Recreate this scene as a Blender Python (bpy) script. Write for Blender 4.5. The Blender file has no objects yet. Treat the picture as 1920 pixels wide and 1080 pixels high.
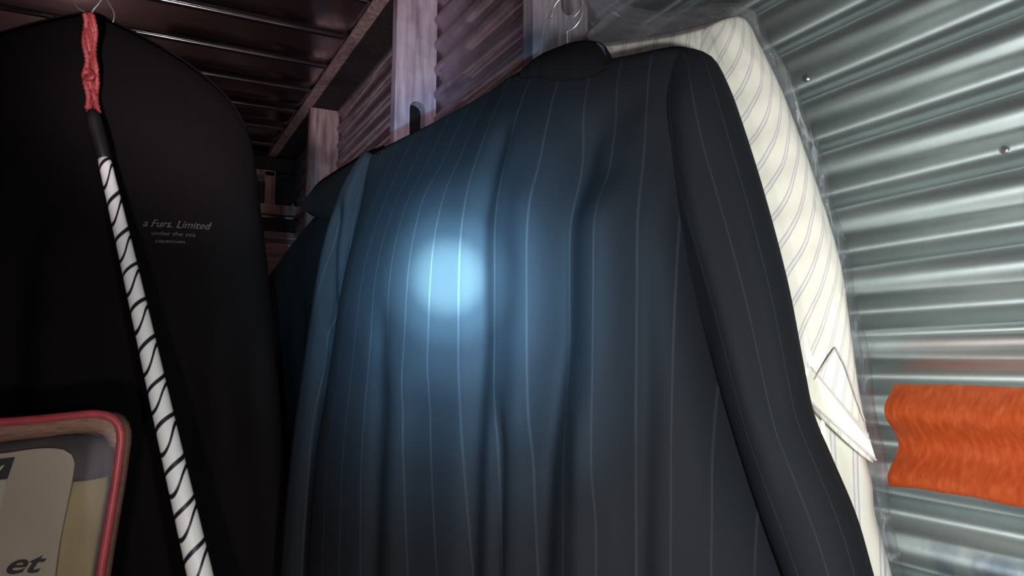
import bpy, bmesh, math, random
import numpy as np
from mathutils import Vector
random.seed(4)
SC = bpy.context.scene
COL = SC.collection
PI = math.pi

# ------------------------------------------------------------------ camera, world, light, exposure
YAW, PITCH, FPX = math.radians(27.15), math.radians(5.7), 1397.0
CAM = np.array([0.0, 0.0, 1.35])
RT = np.array([math.cos(YAW), -math.sin(YAW), 0.0])
FH = np.array([math.sin(YAW), math.cos(YAW), 0.0])
ZZ = np.array([0.0, 0.0, 1.0])
FW = FH*math.cos(PITCH) + ZZ*math.sin(PITCH)
UP = ZZ*math.cos(PITCH) - FH*math.sin(PITCH)

cd = bpy.data.cameras.new('camera')
cam = bpy.data.objects.new('camera', cd); COL.objects.link(cam)
cd.sensor_width = 36.0
cd.lens = FPX/1920*36
cd.clip_start = 0.01
cam.location = CAM
cam.rotation_euler = (PI/2 + PITCH, 0, -YAW)
SC.camera = cam

def ray(x, y): return FW + RT*(x-960)/FPX + UP*(540-y)/FPX
def at(x, y, t): return CAM + ray(x, y)*t          # a point t metres in front of the lens

W = bpy.data.worlds.new('world'); SC.world = W; W.use_nodes = True
W.node_tree.nodes['Background'].inputs[0].default_value = (0.62, 0.55, 0.60, 1)
W.node_tree.nodes['Background'].inputs[1].default_value = 0.004
SC.view_settings.view_transform = 'Standard'
SC.view_settings.look = 'None'
SC.view_settings.gamma = 1.0
SC.view_settings.use_curve_mapping = False
SC.view_settings.exposure = 0.0

def spot(name, loc, target, energy, color, size, blend, radius):
    l = bpy.data.lights.new(name, 'SPOT'); l.energy = energy; l.color = color
    l.spot_size = math.radians(size); l.spot_blend = blend; l.shadow_soft_size = radius
    o = bpy.data.objects.new(name, l); COL.objects.link(o)
    o.location = Vector(loc)
    o.rotation_euler = (Vector(target)-Vector(loc)).to_track_quat('-Z', 'Y').to_euler()
    return o
def lamp(name, loc, energy, color, radius):
    l = bpy.data.lights.new(name, 'POINT'); l.energy = energy; l.color = color; l.shadow_soft_size = radius
    o = bpy.data.objects.new(name, l); COL.objects.link(o); o.location = Vector(loc)
    return o
TORCH = CAM + RT*-0.05 - UP*0.05 + FW*0.02
for nm, deg, pw, col in (('torch_core', 7.2, 780, (0.52, 0.95, 1.0)), ('torch_ring', 12, 380, (0.36, 0.76, 1.0)), ('torch_halo', 20, 170, (0.30, 0.67, 1.0)),
                         ('torch_glow', 30, 100, (0.28, 0.66, 1.0)), ('torch_spill', 42, 64, (0.28, 0.66, 0.96))):
    spot(nm, TORCH, at(850, 508 + (deg-6)*0.9, 0.90), pw, col, deg, 1.0, 0.003)
spot('video_light', CAM + RT*0.10 - UP*0.03 + FW*0.02, at(1430, 640, 0.9), 31, (0.97, 1.0, 0.98), 118, 1.0, 0.02)
lamp('dim_fill', CAM + RT*-0.10 - UP*0.22 - FW*0.1, 10.5, (1.0, 0.88, 0.90), 0.03)  # weak pinkish fill added beside the camera, not a fitting of the shed
lamp('far_lamp', (-0.30, 3.62, 1.72), 1.5, (1.0, 0.74, 0.70), 0.03)
spot('roof_fill_spot', CAM + RT*-0.16 + UP*0.02, at(570, 60, 2.4), 74, (1.0, 0.84, 0.92), 36, 1.0, 0.02)  # added spot near the lens that makes the roof ribs gleam

# ------------------------------------------------------------------ helpers
def tag(o, label=None, cat=None, group=None, kind=None):
    if label: o['label'] = label
    if cat: o['category'] = cat
    if group: o['group'] = group
    if kind: o['kind'] = kind
    return o
def empty(name, loc=(0, 0, 0)):
    o = bpy.data.objects.new(name, None); COL.objects.link(o)
    o.location = Vector(loc); o.empty_display_size = 0.05
    return o
def mesh_obj(name, verts, faces, mat, parent=None, uvs=None, smooth=True):
    me = bpy.data.meshes.new(name)
    me.from_pydata([tuple(map(float, v)) for v in verts], [], faces)
    if uvs is not None:
        uv = me.uv_layers.new(name='UVMap')
        for lp in me.loops:
            uv.data[lp.index].uv = uvs[lp.vertex_index]
    if smooth:
        for p in me.polygons: p.use_smooth = True
    me.materials.append(mat)
    o = bpy.data.objects.new(name, me); COL.objects.link(o)
    if parent is not None:
        o.parent = parent
        o.matrix_parent_inverse.identity()
        off = world_loc(parent)
        me.transform(__import__('mathutils').Matrix.Translation(-off))
    return o
def world_loc(o):
    v = Vector(o.location)
    while o.parent is not None:
        o = o.parent; v = v + Vector(o.location)
    return v
def shade_flat(o):
    for p in o.data.polygons: p.use_smooth = False
    return o
def bevel(o, w, seg=2):
    m = o.modifiers.new('bevel', 'BEVEL'); m.width = w; m.segments = seg; m.limit_method = 'ANGLE'
    return o
def box(name, lo, hi, mat, parent=None, bev=0.0):
    x0, y0, z0 = lo; x1, y1, z1 = hi
    v = [(x0,y0,z0),(x1,y0,z0),(x1,y1,z0),(x0,y1,z0),(x0,y0,z1),(x1,y0,z1),(x1,y1,z1),(x0,y1,z1)]
    f = [(0,3,2,1),(4,5,6,7),(0,1,5,4),(1,2,6,5),(2,3,7,6),(3,0,4,7)]
    o = mesh_obj(name, v, f, mat, parent, smooth=False)
    if bev: bevel(o, bev)
    return o
def crom(pts, n):
    """smooth resample of a polyline by chord length"""
    P = np.array(pts, float)
    if len(P) == 2:
        return np.array([P[0] + (P[1]-P[0])*k/(n-1) for k in range(n)])
    d = np.r_[0, np.cumsum(np.linalg.norm(np.diff(P, axis=0), axis=1))]
    E = np.vstack([2*P[0]-P[1], P, 2*P[-1]-P[-2]])
    out = []
    for q in np.linspace(0, d[-1], n):
        i = min(max(np.searchsorted(d, q, side='right')-1, 0), len(P)-2)
        t = (q-d[i])/(d[i+1]-d[i])
        a, b, c, e = E[i], E[i+1], E[i+2], E[i+3]
        # centripetal-like tangents scaled by neighbouring chords keep it from overshooting
        h0 = d[i]-d[i-1] if i > 0 else d[i+1]-d[i]
        h1 = d[i+1]-d[i]
        h2 = d[i+2]-d[i+1] if i+2 < len(d) else h1
        m1 = (c-a)/(h0+h1)*h1; m2 = (e-b)/(h1+h2)*h1
        t2, t3 = t*t, t*t*t
        out.append((2*t3-3*t2+1)*b + (t3-2*t2+t)*m1 + (-2*t3+3*t2)*c + (t3-t2)*m2)
    return np.array(out)
def tube(name, pts, rad, mat, parent=None, seg=10, n=None, closed=False, uv=False, caps=True, radii=None, ref=(0.13, -0.9, 0.2)):
    P = crom(pts, n) if n else np.array(pts, float)
    N = len(P)
    T = np.gradient(P, axis=0); T /= np.linalg.norm(T, axis=1)[:, None]
    if closed:
        T = (np.roll(P, -1, 0)-np.roll(P, 1, 0)); T /= np.linalg.norm(T, axis=1)[:, None]
    ref = np.array(ref, float)
    if abs(np.dot(ref/np.linalg.norm(ref), T[0])) > .9: ref = np.array([1, .1, 0])
    verts, uvs = [], []
    nrm = ref - T[0]*np.dot(ref, T[0]); nrm /= np.linalg.norm(nrm)
    L = 0
    for i in range(N):
        nrm = nrm - T[i]*np.dot(nrm, T[i]); nrm /= np.linalg.norm(nrm)
        b = np.cross(T[i], nrm)
        r = radii[i] if radii is not None else rad
        if i: L += np.linalg.norm(P[i]-P[i-1])
        for k in range(seg):
            a = 2*PI*k/seg
            verts.append(P[i] + r*(nrm*math.cos(a) + b*math.sin(a)))
            uvs.append((k/seg, L))
    faces = []
    for i in range(N if closed else N-1):
        for k in range(seg):
            j = (i+1) % N; k2 = (k+1) % seg
            faces.append((i*seg+k, i*seg+k2, j*seg+k2, j*seg+k))
    if caps and not closed:
        faces.append(tuple(range(seg))[::-1]); faces.append(tuple((N-1)*seg+k for k in range(seg)))
    return mesh_obj(name, verts, faces, mat, parent, uvs)
def sstep(a, b, x):
    t = np.clip((x-a)/(b-a), 0, 1); return t*t*(3-2*t)

class Frame:
    """upright plane of a hanging thing: s runs to the right, z up, d towards the viewer's side"""
    def __init__(self, origin, sdir):
        self.O = np.array(origin, float); s = np.array(sdir, float); s[2] = 0
        self.S = s/np.linalg.norm(s); self.N = np.array([self.S[1], -self.S[0], 0.0])
    def w(self, s, z, d=0.0): return self.O + self.S*s + ZZ*z + self.N*d
    def sz(self, x, y, d=0.0):
        r = ray(x, y); t = np.dot(self.O + self.N*d - CAM, self.N)/np.dot(r, self.N)
        q = CAM + r*t - self.O
        return np.array([np.dot(q, self.S), q[2]])
    def line(self, px, d=0.0): return np.array([self.sz(x, y, d) for x, y in px])

# ------------------------------------------------------------------ materials
def new_mat(name):
    m = bpy.data.materials.new(name); m.use_nodes = True
    nt = m.node_tree; b = nt.nodes['Principled BSDF']
    return m, nt, b
def N_(nt, kind, **kw):
    n = nt.nodes.new(kind)
    for k, v in kw.items(): setattr(n, k, v)
    return n
def math_(nt, op, a, b=None, c=None):
    n = nt.nodes.new('ShaderNodeMath'); n.operation = op
    for i, v in enumerate((a, b, c)):
        if v is None: continue
        if isinstance(v, (int, float)): n.inputs[i].default_value = v
        else: nt.links.new(v, n.inputs[i])
    return n.outputs[0]
def mix_(nt, fac, a, b, blend='MIX'):
    n = nt.nodes.new('ShaderNodeMix'); n.data_type = 'RGBA'; n.blend_type = blend
    for sock, v in ((n.inputs[0], fac), (n.inputs[6], a), (n.inputs[7], b)):
        if isinstance(v, (int, float)): sock.default_value = v
        elif isinstance(v, tuple): sock.default_value = (*v, 1)
        else: nt.links.new(v, sock)
    return n.outputs[2]
def noise_(nt, scale, detail=3, vec=None, stretch=None, coord='Object'):
    if vec is None:
        tc = N_(nt, 'ShaderNodeTexCoord'); vec = tc.outputs[coord]
    if stretch:
        mp = N_(nt, 'ShaderNodeMapping'); mp.inputs['Scale'].default_value = stretch
        nt.links.new(vec, mp.inputs[0]); vec = mp.outputs[0]
    n = N_(nt, 'ShaderNodeTexNoise'); n.inputs['Scale'].default_value = scale; n.inputs['Detail'].default_value = detail
    nt.links.new(vec, n.inputs['Vector'])
    return n.outputs[0]
def ramp_(nt, fac, stops):
    n = N_(nt, 'ShaderNodeValToRGB')
    while len(n.color_ramp.elements) < len(stops): n.color_ramp.elements.new(0.5)
    for e, (p, c) in zip(n.color_ramp.elements, stops):
        e.position = p; e.color = (*c, 1)
    nt.links.new(fac, n.inputs[0]); return n.outputs[0]
def bump_(nt, b, h, strength=0.3, dist=0.002):
    n = N_(nt, 'ShaderNodeBump'); n.inputs['Strength'].default_value = strength; n.inputs['Distance'].default_value = dist
    nt.links.new(h, n.inputs['Height']); nt.links.new(n.outputs[0], b.inputs['Normal'])
def plain(name, c1, c2, rough=0.7, metal=0.0, scale=20, bump=0.2, stretch=None, spec=0.5, dist=0.002, sheen=0.0):
    m, nt, b = new_mat(name)
    n = noise_(nt, scale, 4, stretch=stretch)
    nt.links.new(ramp_(nt, n, [(0.3, c1), (0.7, c2)]), b.inputs['Base Color'])
    b.inputs['Roughness'].default_value = rough; b.inputs['Metallic'].default_value = metal
    b.inputs['Specular IOR Level'].default_value = spec
    if sheen:
        b.inputs['Sheen Weight'].default_value = sheen; b.inputs['Sheen Roughness'].default_value = 0.5
    if bump: bump_(nt, b, n, bump, dist)
    return m
def uvx(nt):
    tc = N_(nt, 'ShaderNodeTexCoord'); sp = N_(nt, 'ShaderNodeSeparateXYZ')
    nt.links.new(tc.outputs['UV'], sp.inputs[0]); return sp.outputs[0], sp.outputs[1], tc.outputs['UV']
def line_mask(nt, x, period, offset, half, soft):
    """1 on thin lines at x = offset + k*period (same unit as x)"""
    q = math_(nt, 'ADD', x, period*1000.5 - offset)
    m = math_(nt, 'MODULO', q, period)
    a = math_(nt, 'ABSOLUTE', math_(nt, 'SUBTRACT', m, period/2))
    n = N_(nt, 'ShaderNodeMapRange'); n.clamp = True
    nt.links.new(a, n.inputs[0])
    n.inputs[1].default_value = half; n.inputs[2].default_value = half+soft
    n.inputs[3].default_value = 1; n.inputs[4].default_value = 0
    return n.outputs[0]

def pinstripe(name, base, stripe, period, half, strength):
    m, nt, b = new_mat(name)
    x, y, uv = uvx(nt)
    msk = line_mask(nt, x, period, 0.004, half, half*0.9)
    br = noise_(nt, 60, 3, uv, (1, .25, 1))
    msk = math_(nt, 'MULTIPLY', msk, math_(nt, 'MULTIPLY_ADD', br, 0.8, strength-0.4))
    fine = noise_(nt, 900, 2, uv)
    base2 = mix_(nt, fine, tuple(c*0.75 for c in base), tuple(c*1.25 for c in base))
    nt.links.new(mix_(nt, msk, base2, stripe), b.inputs['Base Color'])
    b.inputs['Roughness'].default_value = 0.78
    b.inputs['Specular IOR Level'].default_value = 0.12
    bump_(nt, b, fine, 0.15, 0.0006)
    return m
M = {}
M['suit'] = pinstripe('pinstripe_wool', (0.0080, 0.0094, 0.0122), (0.0195, 0.023, 0.027), 0.033, 0.0006, 0.7)
M['suit_plain'] = plain('black_wool', (0.003, 0.003, 0.0035), (0.005, 0.005, 0.0055), 0.95, scale=700, bump=0.15, spec=0.15, dist=0.0006)
M['collar'] = plain('black_collar_wool', (0.0035, 0.0035, 0.0042), (0.0055, 0.0055, 0.0065), 0.9, scale=700, bump=0.15, spec=0.08, dist=0.0006)
M['satin'] = plain('satin_lining', (0.03, 0.035, 0.06), (0.06, 0.07, 0.12), 0.25, scale=150, bump=0.5, spec=0.8)
M['bag'] = plain('dark_garment_bag', (0.0036, 0.0026, 0.0028), (0.0056, 0.0042, 0.0044), 0.85, scale=300, bump=0.2, spec=0.1, dist=0.0008)
M['print'] = plain('faded_print', (0.05, 0.045, 0.04), (0.12, 0.105, 0.09), 0.7, scale=90, bump=0)
M['wire'] = plain('hanger_wire', (0.45, 0.43, 0.42), (0.6, 0.58, 0.56), 0.35, 0.9, bump=0)
M['red'] = plain('red_braid', (0.20, 0.022, 0.026), (0.36, 0.06, 0.055), 0.6, scale=260, bump=0.6)
M['black'] = plain('black_lacquer', (0.008, 0.007, 0.008), (0.012, 0.011, 0.012), 0.5, scale=40, bump=0.05, spec=0.2)
M['orange'] = None

def shirt_mat():
    m, nt, b = new_mat('striped_shirting')
    x, y, uv = uvx(nt)
    a = line_mask(nt, x, 0.021, 0.0, 0.0004, 0.0006)
    c = line_mask(nt, x, 0.021, 0.0040, 0.0004, 0.0006)
    d = line_mask(nt, x, 0.021, 0.0020, 0.0008, 0.0015)
    k = math_(nt, 'MAXIMUM', a, c)
    col = mix_(nt, math_(nt, 'MULTIPLY', d, 0.35), (0.80, 0.77, 0.66), (0.62, 0.59, 0.66))
    col = mix_(nt, math_(nt, 'MULTIPLY', k, 0.7), col, (0.36, 0.33, 0.38))
    nt.links.new(col, b.inputs['Base Color'])
    b.inputs['Roughness'].default_value = 0.75; b.inputs['Specular IOR Level'].default_value = 0.2
    bump_(nt, b, noise_(nt, 800, 2, uv), 0.1, 0.0005)
    return m
M['shirt'] = shirt_mat()
M['seam'] = plain('shirt_seam', (0.50, 0.47, 0.45), (0.58, 0.54, 0.50), 0.8, scale=300, bump=0.1)

def film(name, tint, gloss, rough, scale, haze=0.0):
    m, nt, b = new_mat(name)
    nt.nodes.remove(b)
    out = nt.nodes['Material Output']
    tr = N_(nt, 'ShaderNodeBsdfTransparent'); tr.inputs[0].default_value = (*tint, 1)
    gl = N_(nt, 'ShaderNodeBsdfGlossy'); gl.inputs['Roughness'].default_value = rough
    gl.inputs[0].default_value = (0.95, 0.95, 1.0, 1)
    lw = N_(nt, 'ShaderNodeLayerWeight'); lw.inputs[0].default_value = 0.35
    n = noise_(nt, scale, 3, stretch=(1, 1, 0.25))
    bm = N_(nt, 'ShaderNodeBump'); bm.inputs['Strength'].default_value = 0.7; bm.inputs['Distance'].default_value = 0.01
    nt.links.new(n, bm.inputs['Height'])
    for q in (gl, lw): nt.links.new(bm.outputs[0], q.inputs['Normal'])
    f = math_(nt, 'MULTIPLY_ADD', lw.outputs['Fresnel'], 0.22, gloss)
    mx = N_(nt, 'ShaderNodeMixShader')
    nt.links.new(f, mx.inputs[0]); nt.links.new(tr.outputs[0], mx.inputs[1]); nt.links.new(gl.outputs[0], mx.inputs[2])
    df = N_(nt, 'ShaderNodeBsdfDiffuse'); df.inputs[0].default_value = (0.85, 0.85, 0.92, 1)
    m2 = N_(nt, 'ShaderNodeMixShader'); m2.inputs[0].default_value = haze
    nt.links.new(mx.outputs[0], m2.inputs[1]); nt.links.new(df.outputs[0], m2.inputs[2])
    nt.links.new(m2.outputs[0], out.inputs['Surface'])
    return m
M['film'] = film('clear_dry_cleaning_film', (0.985, 0.985, 0.99), 0.05, 0.13, 30, 0.03)
M['vinyl'] = film('clear_vinyl', (0.93, 0.92, 0.88), 0.008, 0.40, 9, 0.01)

ANISO = 0.0
def galv(name, c1, c2, rough, tintred=False, metal=0.95):
    m, nt, b = new_mat(name)
    n1 = noise_(nt, 16, 5, stretch=(1, 1, 0.5)); n2 = noise_(nt, 120, 2, stretch=(1, 1.5, 0.6))
    col = ramp_(nt, n1, [(0.3, c1), (0.72, c2)])
    dirt = math_(nt, 'MULTIPLY', sramp(nt, n2, 0.5, 0.72), 0.06)
    col = mix_(nt, dirt, col, tuple(c*0.45 for c in c1))
    if tintred:
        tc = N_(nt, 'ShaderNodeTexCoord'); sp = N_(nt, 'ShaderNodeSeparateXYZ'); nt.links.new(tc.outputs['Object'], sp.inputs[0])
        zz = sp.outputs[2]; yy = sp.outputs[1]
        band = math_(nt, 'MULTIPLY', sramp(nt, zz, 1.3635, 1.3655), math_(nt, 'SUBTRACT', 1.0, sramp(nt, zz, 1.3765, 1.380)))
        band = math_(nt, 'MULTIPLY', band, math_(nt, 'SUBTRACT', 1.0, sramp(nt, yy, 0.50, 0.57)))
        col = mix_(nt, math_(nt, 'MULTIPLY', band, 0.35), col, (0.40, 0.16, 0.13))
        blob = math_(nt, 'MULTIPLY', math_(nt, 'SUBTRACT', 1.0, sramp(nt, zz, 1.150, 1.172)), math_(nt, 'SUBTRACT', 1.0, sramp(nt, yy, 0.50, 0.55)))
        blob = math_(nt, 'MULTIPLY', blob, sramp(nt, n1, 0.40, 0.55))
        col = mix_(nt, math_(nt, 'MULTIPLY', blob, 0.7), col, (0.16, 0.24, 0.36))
    nt.links.new(col, b.inputs['Base Color'])
    b.inputs['Metallic'].default_value = metal
    # rolled sheet: gloss stretches along the corrugations
    tg = N_(nt, 'ShaderNodeTangent'); tg.direction_type = 'RADIAL'; tg.axis = 'Z'
    nt.links.new(tg.outputs[0], b.inputs['Tangent']); b.inputs['Anisotropic'].default_value = 0.78; b.inputs['Anisotropic Rotation'].default_value = ANISO
    nt.links.new(math_(nt, 'MULTIPLY_ADD', n2, 0.08, rough-0.04), b.inputs['Roughness'])
    return m
def sramp(nt, v, a, b_):
    n = N_(nt, 'ShaderNodeMapRange'); n.clamp = True; n.interpolation_type = 'SMOOTHSTEP'
    nt.links.new(v, n.inputs[0]); n.inputs[1].default_value = a; n.inputs[2].default_value = b_
    return n.outputs[0]
M['galv'] = galv('galvanised_sheet', (0.60, 0.695, 0.685), (0.68, 0.775, 0.77), 0.40, True, 0.90)
M['galv_end'] = galv('brightened_end_sheet', (0.50, 0.39, 0.38), (0.66, 0.53, 0.52), 0.38, False, 0.65)  # paler, less metallic copy: light at the far end put into the colour
M['galv_far'] = galv('pink_lit_galvanised_sheet', (0.34, 0.27, 0.31), (0.48, 0.39, 0.44), 0.38, False, 0.8)  # same metal as the near sheets, with dim pinkish light put into its colour
M['roof'] = plain('pink_lit_roof_sheet', (0.44, 0.37, 0.385), (0.54, 0.46, 0.48), 0.165, 1.0, scale=5, bump=0)  # galvanised steel with the pinkish light on it put into the colour
def wood(name, c1, c2, c3):
    m, nt, b = new_mat(name)
    n = noise_(nt, 26, 6, stretch=(2.4, 2.4, 0.22)); n2 = noise_(nt, 7, 4)
    col = ramp_(nt, n, [(0.28, c1), (0.5, c2), (0.72, c3)])
    col = mix_(nt, math_(nt, 'MULTIPLY', sramp(nt, n2, 0.45, 0.7), 0.5), col, tuple(c*0.55 for c in c1))
    nt.links.new(col, b.inputs['Base Color']); b.inputs['Roughness'].default_value = 0.85
    b.inputs['Specular IOR Level'].default_value = 0.2
    bump_(nt, b, n, 0.5, 0.003)
    return m
M['wood'] = wood('weathered_stud_timber', (0.30, 0.23, 0.27), (0.50, 0.41, 0.48), (0.65, 0.56, 0.64))
M['wood_far'] = wood('brown_far_timber', (0.22, 0.13, 0.12), (0.48, 0.32, 0.30), (0.62, 0.45, 0.42))
M['dark_wood'] = wood('dark_timber', (0.03, 0.022, 0.022), (0.05, 0.036, 0.036), (0.07, 0.05, 0.05))
M['concrete'] = plain('concrete_floor', (0.10, 0.09, 0.085), (0.16, 0.15, 0.14), 0.9, scale=6, bump=0.3)

# ------------------------------------------------------------------ the shed
WX = 0.775                      # the metal wall beside the clothes
PER = 0.0755                    # corrugation pitch
AMP = 0.0108
CEIL = 2.45
def corr_sheet(name, y0, y1, z0, z1, x, mat, parent, far=False):
    """one sheet with corrugations that run level; far: the sheet closes the far end instead"""
    n = int((z1-z0)/PER*12)
    verts, faces = [], []
    ys = np.linspace(y0, y1, 15)
    for i in range(n+1):
        z = z0 + (z1-z0)*i/n
        off = AMP*math.cos(2*PI*(z-1.2955)/PER)
        for k, yy in enumerate(ys):
            wob = 0.0006*math.sin(3.1*yy + 3*z)
            for th in (0, 0.0012):
                verts.append((x - off + wob + th, yy, z) if not far else (yy, x - off + wob + th, z))
    m = len(ys)
    for i in range(n):
        for k in range(m-1):
            a = (i*m+k)*2; b = a+2; c = ((i+1)*m+k)*2; d = c+2
            if not far:
                faces += [(a, c, d, b), (a+1, b+1, d+1, c+1)]
            else:
                faces += [(a, b, d, c), (a+1, c+1, d+1, b+1)]
    for k in range(m-1):
        a = k*2; faces.append((a, a+2, a+3, a+1)); a = (n*m+k)*2; faces.append((a, a+1, a+3, a+2))
    return mesh_obj(name, verts, faces, mat, parent)

wall = tag(empty('wall_right', (0, 0, 0)), kind='structure')
lap = 1.380
for k, (z0, z1, dx) in enumerate(((0.02, 0.70, 0.0), (0.655, lap+0.012, 0.0), (lap, 2.02, -0.0030), (1.965, 2.46, -0.006))):
    corr_sheet('corrugated_sheet', -1.3, 1.20, z0, z1, WX+dx, M['galv'], wall)
    corr_sheet('corrugated_sheet', 1.16, 4.10, z0, z1, WX+dx-0.0022, M['galv_far'], wall)

def stud(yf, slot, mat, thick=0.038, x0=0.641, x1=0.764):
    """upright timber with its broad face to the lens and a keyhole slot cut through it"""
    cu = bpy.data.curves.new('stud', 'CURVE'); cu.dimensions = '2D'; cu.fill_mode = 'BOTH'; cu.extrude = thick/2
    def spl(pts):
        s = cu.splines.new('POLY'); s.points.add(len(pts)-1); s.use_cyclic_u = True
        for p, q in zip(s.points, pts): p.co = (q[0], q[1], 0, 1)
    left = [(x0 + 0.0015*math.sin(7*z+yf*5), z) for z in np.linspace(2.431, 0.0, 24)]
    right = [(x1 + 0.001*math.sin(5*z+yf), z) for z in np.linspace(0.0, 2.431, 24)]
    spl(left + right)
    if slot:
        cx, zt, hw, h = slot
        arc = [(cx + hw*math.cos(a), zt-hw + hw*math.sin(a)) for a in np.linspace(0, PI, 9)]
        arc2 = [(cx + hw*math.cos(a), zt-h+hw + hw*math.sin(a)) for a in np.linspace(PI, 2*PI, 9)]
        spl(arc + arc2)
    t = bpy.data.objects.new('tmp', cu); COL.objects.link(t)
    dg = bpy.context.evaluated_depsgraph_get()
    me = bpy.data.meshes.new_from_object(t.evaluated_get(dg)); bpy.data.objects.remove(t)
    me.transform(__import__('mathutils').Matrix(((1,0,0,0),(0,0,1,yf+thick/2),(0,1,0,0),(0,0,0,1))))
    me.materials.clear(); me.materials.append(mat)
    o = bpy.data.objects.new('stud', me); COL.objects.link(o); o.parent = wall
    bm = bmesh.new(); bm.from_mesh(me); bmesh.ops.recalc_face_normals(bm, faces=bm.faces); bm.to_mesh(me); bm.free()
    if slot: box('slot_blackout', (cx-hw-0.006, yf+thick, zt-h-0.01), (cx+hw+0.006, yf+thick+0.004, zt+0.01), M['black'], wall)  # black backing added so the slot stays dark instead of showing lit wall
    return o
def wall_xz(x, y, yf):
    r = ray(x, y); t = yf/r[1]; q = CAM + r*t; return q[0], q[2]
sx, sz_ = wall_xz(783, 190, 1.975)
hw = (wall_xz(797, 215, 1.975)[0]-wall_xz(768, 215, 1.975)[0])/2
stud(1.975, (sx, sz_, hw, 0.14), M['wood'])
sx, sz_ = wall_xz(1064, 29, 1.167)
stud(1.167, (sx, sz_+0.09, 0.014, 0.09), M['wood'])
stud(3.13, None, M['wood_far'])
# a thin plate along the top of the studs, and one behind it under the roof
box('top_plate', (0.612, -1.3, 2.432), (0.650, 4.06, 2.446), M['wood_far'], wall, 0.002)
box('eaves_board', (0.652, -1.3, 2.435), (0.764, 4.06, 2.447), M['dark_wood'], wall, 0.002)
for (px, py) in ((1513, 148), (1886, 282), (1234, 62), (826, 134), (828, 148), (706, 222)):
    r = ray(px, py); t = (WX-0.012)/r[0]; q = CAM + r*t
    v, f = [], []
    for j, (dx, rr) in enumerate(((0.0, 0.0042), (-0.002, 0.0038), (-0.003, 0.0018))):
        for k in range(10): v.append((q[0]+dx, q[1]+rr*math.cos(k*PI/5), q[2]+rr*math.sin(k*PI/5)))
    for j in range(2):
        for k in range(10): f.append((j*10+k, j*10+(k+1) % 10, (j+1)*10+(k+1) % 10, (j+1)*10+k))
    f.append(tuple(20+k for k in range(10))); f.append(tuple(range(10)))
    mesh_obj('nail', v, f, M['wire'], wall)

# roof: ribbed sheets whose ribs run across the shed
ceil = tag(empty('ceiling', (0, 0, 0)), kind='structure')
RIB = [2.425 + 0.2855*(k-13) for k in range(0, 22)]
prof = []
for yb in RIB:
    prof += [(yb-0.040, 0), (yb-0.036, 0.002), (yb-0.022, 0.013), (yb-0.018, 0.014), (yb+0.006, 0.014), (yb+0.0115, 0.0138)] + [(yb+0.024-0.012*math.cos(a), 0.012-0.012*math.sin(a)) for a in np.linspace(0.05, PI/2, 9)] + [(yb+0.033, 0.0), (yb+0.12, 0.0)]
prof = [p for p in prof if -1.3 < p[0] < 4.12]
def roof_sheet(x0, x1, dz):
    xs = np.linspace(x0, x1, 8); v, f = [], []
    for (yy, z) in prof:
        for x in xs: v.append((x, yy, CEIL + z + dz + 0.0015*math.sin(4*x+yy)))
    m = len(xs)
    for i in range(len(prof)-1):
        for k in range(m-1):
            a = i*m+k; f.append((a, a+1, a+m+1, a+m))
    return mesh_obj('roof_sheet', v, f, M['roof'], ceil)
roof_sheet(-1.7, -0.55, 0.0015); roof_sheet(-0.6, 0.80, 0.0)
box('roof_deck', (-1.7, -1.3, CEIL+0.05), (0.82, 4.14, CEIL+0.07), M['dark_wood'], ceil)
box('purlin', (0.53, -1.3, CEIL+0.022), (0.60, 4.06, CEIL+0.049), M['wood_far'], ceil)

fl = tag(box('floor', (-1.75, -1.35, -0.05), (0.85, 4.16, 0.0), M['concrete']), kind='structure')
wl = tag(empty('wall_left', (0, 0, 0)), kind='structure')
for z0, z1 in ((0.0, 0.80), (0.78, 1.58), (1.56, 2.45)):
    corr_sheet('corrugated_sheet', -1.3, 4.10, z0, z1, -1.70, M['galv_far'], wl)
wb = tag(box('wall_back', (-1.75, -1.36, 0.0), (0.85, -1.31, 2.52), M['dark_wood']), kind='structure')
wf = tag(empty('wall_far', (0, 0, 0)), kind='structure')
corr_sheet('corrugated_sheet', -1.72, 0.80, 0.0, 0.95, 4.08, M['galv_end'], wf, far=True)
corr_sheet('corrugated_sheet', -1.72, 0.80, 0.92, 2.44, 4.078, M['galv_end'], wf, far=True)
FY = 3.99
def far_q(x, y): r = ray(x, y); t = FY/r[1]; q = CAM + r*t; return q[0], q[2]
def far_board(name, x0, y0, x1, y1, mat, th=0.04):
    a = far_q(x0, y0); b = far_q(x1, y1)
    return box(name, (min(a[0], b[0]), FY, min(a[1], b[1])), (max(a[0], b[0]), FY+th, max(a[1], b[1])), mat, wf, 0.002)
far_board('rail', 300, 307, 516, 320, M['wood_far'])
far_board('rail', 300, 382, 590, 390, M['wood_far'])
far_board('post', 497, 320, 516, 383, M['wood_far'], 0.03)
far_board('dark_gap_panel', 516, 328, 548, 384, M['dark_wood'], 0.05)  # this and the dark panels below stand in for unlit gaps between timbers
far_board('dark_gap_panel', 300, 391, 600, 438, M['dark_wood'], 0.05)
far_board('dark_gap_panel', 300, 297, 600, 306, M['dark_wood'], 0.06)
far_board('dark_gap_panel', 300, 321, 497, 381, M['dark_wood'], 0.05)
far_board('dark_gap_panel', 548, 328, 640, 384, M['dark_wood'], 0.055)

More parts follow.
